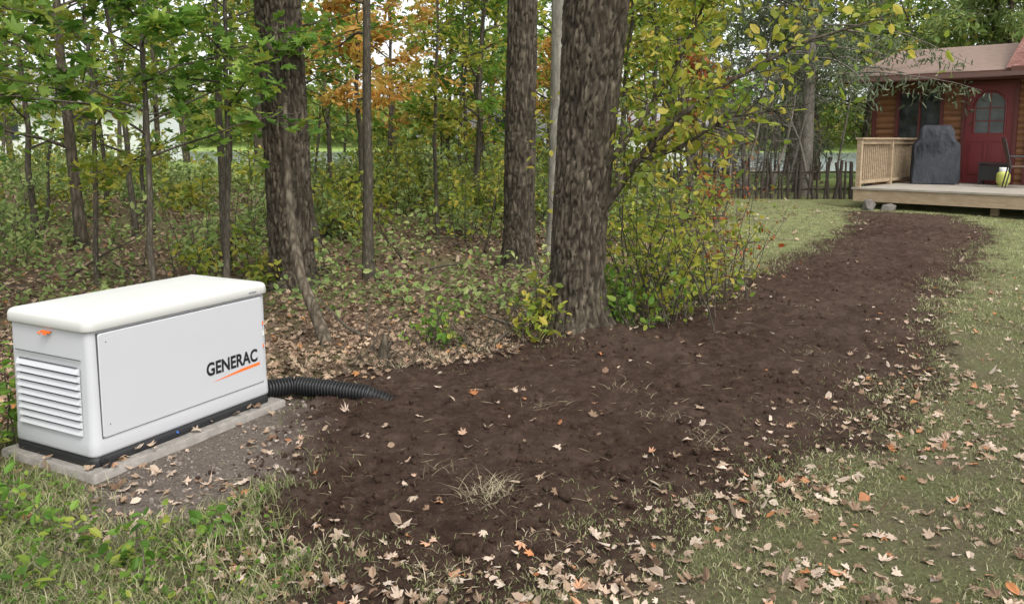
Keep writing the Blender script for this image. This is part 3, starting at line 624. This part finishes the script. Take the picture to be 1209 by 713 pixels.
th=np.linspace(0,np.pi,15);ax=1.49+.30*np.cos(th);az=DZ+1.68+.30*np.sin(th)
o=np.column_stack([np.r_[1.79,ax,1.19],np.r_[DZ+1.1,az,DZ+1.1]])
a=Acc();a.add(np.column_stack([o[:,0],np.full(len(o),WY-.024),o[:,1]]),np.arange(len(o))[None,::-1]);a.build('door_window',[plain('door_glass',(.11,.12,.12),.1,.6,.7,4)],H)
a=Acc();tube(a,np.column_stack([o[:,0],np.full(len(o),WY-.03),o[:,1]]),.022,6);box(a,1.478,1.502,WY-.035,WY-.025,DZ+1.1,DZ+1.97)
for z in (1.35,1.62): box(a,1.19,1.79,WY-.034,WY-.026,DZ+z,DZ+z+.02)
a.build('door_muntins',[DR],H)
def slab(a,p,t=.06,mi=0):
    p=np.array(p,float);q=p.copy();q[:,2]-=t;a.add(np.concatenate([q,p]),BF,mi)
a=Acc()
slab(a,[(-1.45,WY-.65,3.12),(2.0,WY-.65,3.12),(2.0,WY+3,4.02),(-1.45,WY+3,4.02)])
slab(a,[(-1.45,WY+3,4.02),(2.0,WY+3,4.02),(2.0,WY+6.6,3.12),(-1.45,WY+6.6,3.12)])
a.build('shingle_roof',[SHG],H)
a=Acc()
slab(a,[(1.9,WY-.75,3.16),(9.6,WY-.75,3.16),(9.6,WY+3,5.4),(1.9,WY+3,5.4)],.08)
slab(a,[(1.9,WY+3,5.4),(9.6,WY+3,5.4),(9.6,WY+6.7,3.16),(1.9,WY+6.7,3.16)],.08)
a.build('upper_roof',[SHR],H)
SOF=plain('soffit_brown',(.12,.06,.045),.7,.2)
a=Acc();box(a,-1.46,1.99,WY-.69,WY-.655,2.98,3.13);box(a,2.0,9.6,WY-.79,WY-.755,3.0,3.18);box(a,-1.44,9.5,WY-.65,WY,2.97,2.995);a.build('fascia_and_soffit',[SOF],H)
a=Acc();a.add([[1.95,WY-.6,3.1],[1.95,WY+3,5.3],[1.95,WY+6.5,3.1]],np.array([[0,1,2]]));a.build('gable_wall',[SID],H)
a=Acc();box(a,-1.5,9.6,WY-.87,WY-.80,2.99,3.08);tube(a,[(2.6,WY-.82,3.0),(2.6,WY-.2,2.8),(2.6,WY-.12,2.5),(2.6,WY-.12,.9)],.035,8);a.build('rain_gutter',[plain('gutter_brown',(.13,.075,.06))],H)
D=empty('wooden_deck',(6.85,16.5,0),HA)
a=Acc()
for i in range(25):
    y0=-.02+i*.141;box(a,-.03,9,y0,y0+.133,DZ-.036+.0007*(i%3),DZ+.0007*(i%3))
a.build('deck_boards',[DKT],D)
a=Acc();box(a,0,9,0,.04,DZ-.27,DZ-.04);box(a,0,.04,.04,3.45,DZ-.27,DZ-.04)
for x in np.arange(.5,9,1.9):
    for y in (.3,2.5): box(a,x,x+.12,y,y+.12,.1,DZ-.27)
box(a,.04,9,.3,.34,DZ-.26,DZ-.04);a.build('deck_beams',[WOOD],D)
a=Acc()
for y in (.02,1.72,3.36): box(a,.02,.11,y,y+.09,DZ+.002,DZ+.95)
box(a,-.01,.14,.0,3.48,DZ+.952,DZ+.99);box(a,.042,.09,.11,1.72,DZ+.86,DZ+.949);box(a,.042,.09,.11,1.72,DZ+.07,DZ+.13);box(a,.042,.09,1.81,3.36,DZ+.86,DZ+.949);box(a,.042,.09,1.81,3.36,DZ+.07,DZ+.13)
for y in np.arange(.16,3.35,.105):
    if not 1.66<y<1.83: box(a,.0,.038,y,y+.034,DZ+.05,DZ+.93)
a.build('deck_railing',[WOOD],D)
def l2w(x,y,z=DZ+.003):
    c,s=math.cos(HA),math.sin(HA);return (6.85+c*x-s*y,16.5+s*x+c*y,z)
COV,nt,b=M('grill_cover_fabric',.7,.3);b.inputs['Base Color'].default_value=(.04,.043,.05,1);bump(nt,b,noise(nt,coords(nt,(1,1,.35)),5,5),.09,1)
E=empty('covered_grill',l2w(.72,2.55),HA+.35)
a=Acc();R=[]
for z,wx,wy,r in ((.02,.44,.33,.05),(.15,.45,.33,.06),(.35,.45,.33,.06),(.5,.44,.32,.07),(.65,.44,.32,.07),(.8,.44,.31,.08),(.86,.43,.30,.08),(.92,.37,.30,.1),(1.02,.34,.29,.12),(1.12,.33,.27,.12),(1.2,.30,.2,.12),(1.24,.26,.14,.10),(1.25,.2,.08,.07)):
    p=rrect(-wx,wx,-wy,wy,r,7);n_=len(p);th=np.arange(n_)/n_*2*np.pi
    w=1+.045*np.sin(th*9+z*3)*(1.1-z*.8)+.025*np.sin(th*17+z*5)+.04*(vn(np.cos(th)*3,np.sin(th)*3,z*4)-.5)
    R.append(np.column_stack([p*w[:,None],np.full(n_,z)+.012*np.sin(th*5)]))
loft(a,R);a.build('cover',[COV],E)
a=Acc()
for x in (-.36,.36):
    for y in (-.22,.22): tube(a,[(x-.02,y,.045),(x+.02,y,.045)],.045,12)
a.build('wheels',[BLK],E)
a=Acc();tube(a,[(-.2,-.34,.75),(0,-.36,.72),(.2,-.34,.75)],.008,5);a.build('cover_strap',[BLK],E)
E=empty('propane_tank',l2w(2.0,2.75),0)
TK=plain('tank_yellow',(.50,.52,.12),.4,.5);TW=plain('tank_white',(.7,.7,.66),.4,.5)
th=np.arange(20)/20*2*np.pi
def rev(a,prof,mi=0):
    loft(a,[np.column_stack([r*np.cos(th),r*np.sin(th),np.full(20,z)]) for r,z in prof],mi)
a=Acc();rev(a,[(.09,.0),(.09,.03),(.125,.07),(.13,.1),(.13,.22),(.12,.26),(.08,.295),(.03,.30)]);a.build('cylinder_body',[TK],E)
a=Acc();rev(a,[(.08,.285),(.085,.38),(.078,.38),(.075,.29)]);a.build('collar',[TW],E)
a=Acc();tube(a,[(0,0,.3),(0,0,.36)],.02,8);tube(a,[(0,0,.36),(0,0,.375)],.035,8);a.build('valve',[BLK],E)
E=empty('side_table',l2w(1.75,3.05),HA)
a=Acc();box(a,-.27,.27,-.2,.2,.44,.47)
for x in (-.25,.21):
    for y in (-.18,.14): box(a,x,x+.04,y,y+.04,0,.44)
box(a,-.24,.24,-.17,.17,.1,.42);a.build('table_frame',[BLK],E)
E=empty('patio_chair',l2w(2.45,2.2),HA+1.9)
CH=plain('chair_metal',(.03,.03,.03),.5,.5)
a=Acc()
for x in (-.25,.25):
    tube(a,[(x,-.28,0),(x,-.24,.42),(x,-.22,.62)],.014,6);tube(a,[(x,.30,0),(x,.22,.42),(x,.30,.75),(x,.36,.98)],.014,6);tube(a,[(x,-.24,.62),(x,.24,.62)],.016,6)
tube(a,[(-.25,.36,.98),(.25,.36,.98)],.014,6);tube(a,[(-.25,-.24,.42),(.25,-.24,.42)],.014,6);a.build('chair_frame',[CH],E)
a=Acc();slab(a,[(-.24,-.24,.44),(.24,-.24,.44),(.24,.22,.43),(-.24,.22,.43)],.02);slab(a,[(-.24,.23,.45),(.24,.23,.45),(.24,.35,.95),(-.24,.35,.95)],.015);a.build('chair_sling',[plain('sling_brown',(.12,.08,.06))],E)
# rock beside deck
a=Acc();scatter(a,ICO,np.array([(6.95,16.0,.38),(7.25,15.8,.36)]),np.array([.2,.12]),0,1,jit=.06,stretch=np.array([[1.5,1,.6]]*2));a.build('rock',[plain('rock_grey',(.17,.155,.135),.9,.1,.4,10,.02)])
# ------------------------------------------------------------------ camera, light
f,pi_,ro,cy,h=970.09,.1253,-.0025,-70.25,1.6876
Fv=np.array([0,math.cos(pi_),-math.sin(pi_)]);Dv=np.array([0,-math.sin(pi_),-math.cos(pi_)]);Rv=np.array([1.,0,0])
c,s=math.cos(ro),math.sin(ro);R2=c*Rv+s*Dv;D2=-s*Rv+c*Dv
cd=bpy.data.cameras.new('camera');co=bpy.data.objects.new('camera',cd);C.objects.link(co)
co.matrix_world=Matrix(((R2[0],-D2[0],-Fv[0],0),(R2[1],-D2[1],-Fv[1],0),(R2[2],-D2[2],-Fv[2],h),(0,0,0,1)))
cd.sensor_width=36;cd.lens=36*f/1209;cd.shift_y=cy/1209;cd.clip_end=2000;cd.clip_start=.05
bpy.context.scene.camera=co
el,az=math.radians(55),math.radians(150)
w=bpy.data.worlds.new('World');bpy.context.scene.world=w;w.use_nodes=True;nt=w.node_tree
sk=nt.nodes.new('ShaderNodeTexSky');sk.sky_type='NISHITA';sk.sun_disc=False;sk.sun_elevation=el;sk.sun_rotation=az;sk.dust_density=3;sk.air_density=1
hs=nt.nodes.new('ShaderNodeHueSaturation');hs.inputs['Saturation'].default_value=.22;hs.inputs['Value'].default_value=2.3
nt.links.new(sk.outputs[0],hs.inputs['Color']);bg=nt.nodes['Background'];nt.links.new(hs.outputs[0],bg.inputs[0]);bg.inputs[1].default_value=.15
sl=bpy.data.lights.new('sun','SUN');sl.energy=1.5;sl.angle=math.radians(20);sl.color=(1,.97,.92);so_=bpy.data.objects.new('sun',sl);C.objects.link(so_)
dv=Vector((math.sin(az)*math.cos(el),math.cos(az)*math.cos(el),math.sin(el)));so_.rotation_euler=dv.to_track_quat('Z','Y').to_euler()
sc=bpy.context.scene;sc.view_settings.view_transform='Standard';sc.view_settings.look='None';sc.view_settings.exposure=0
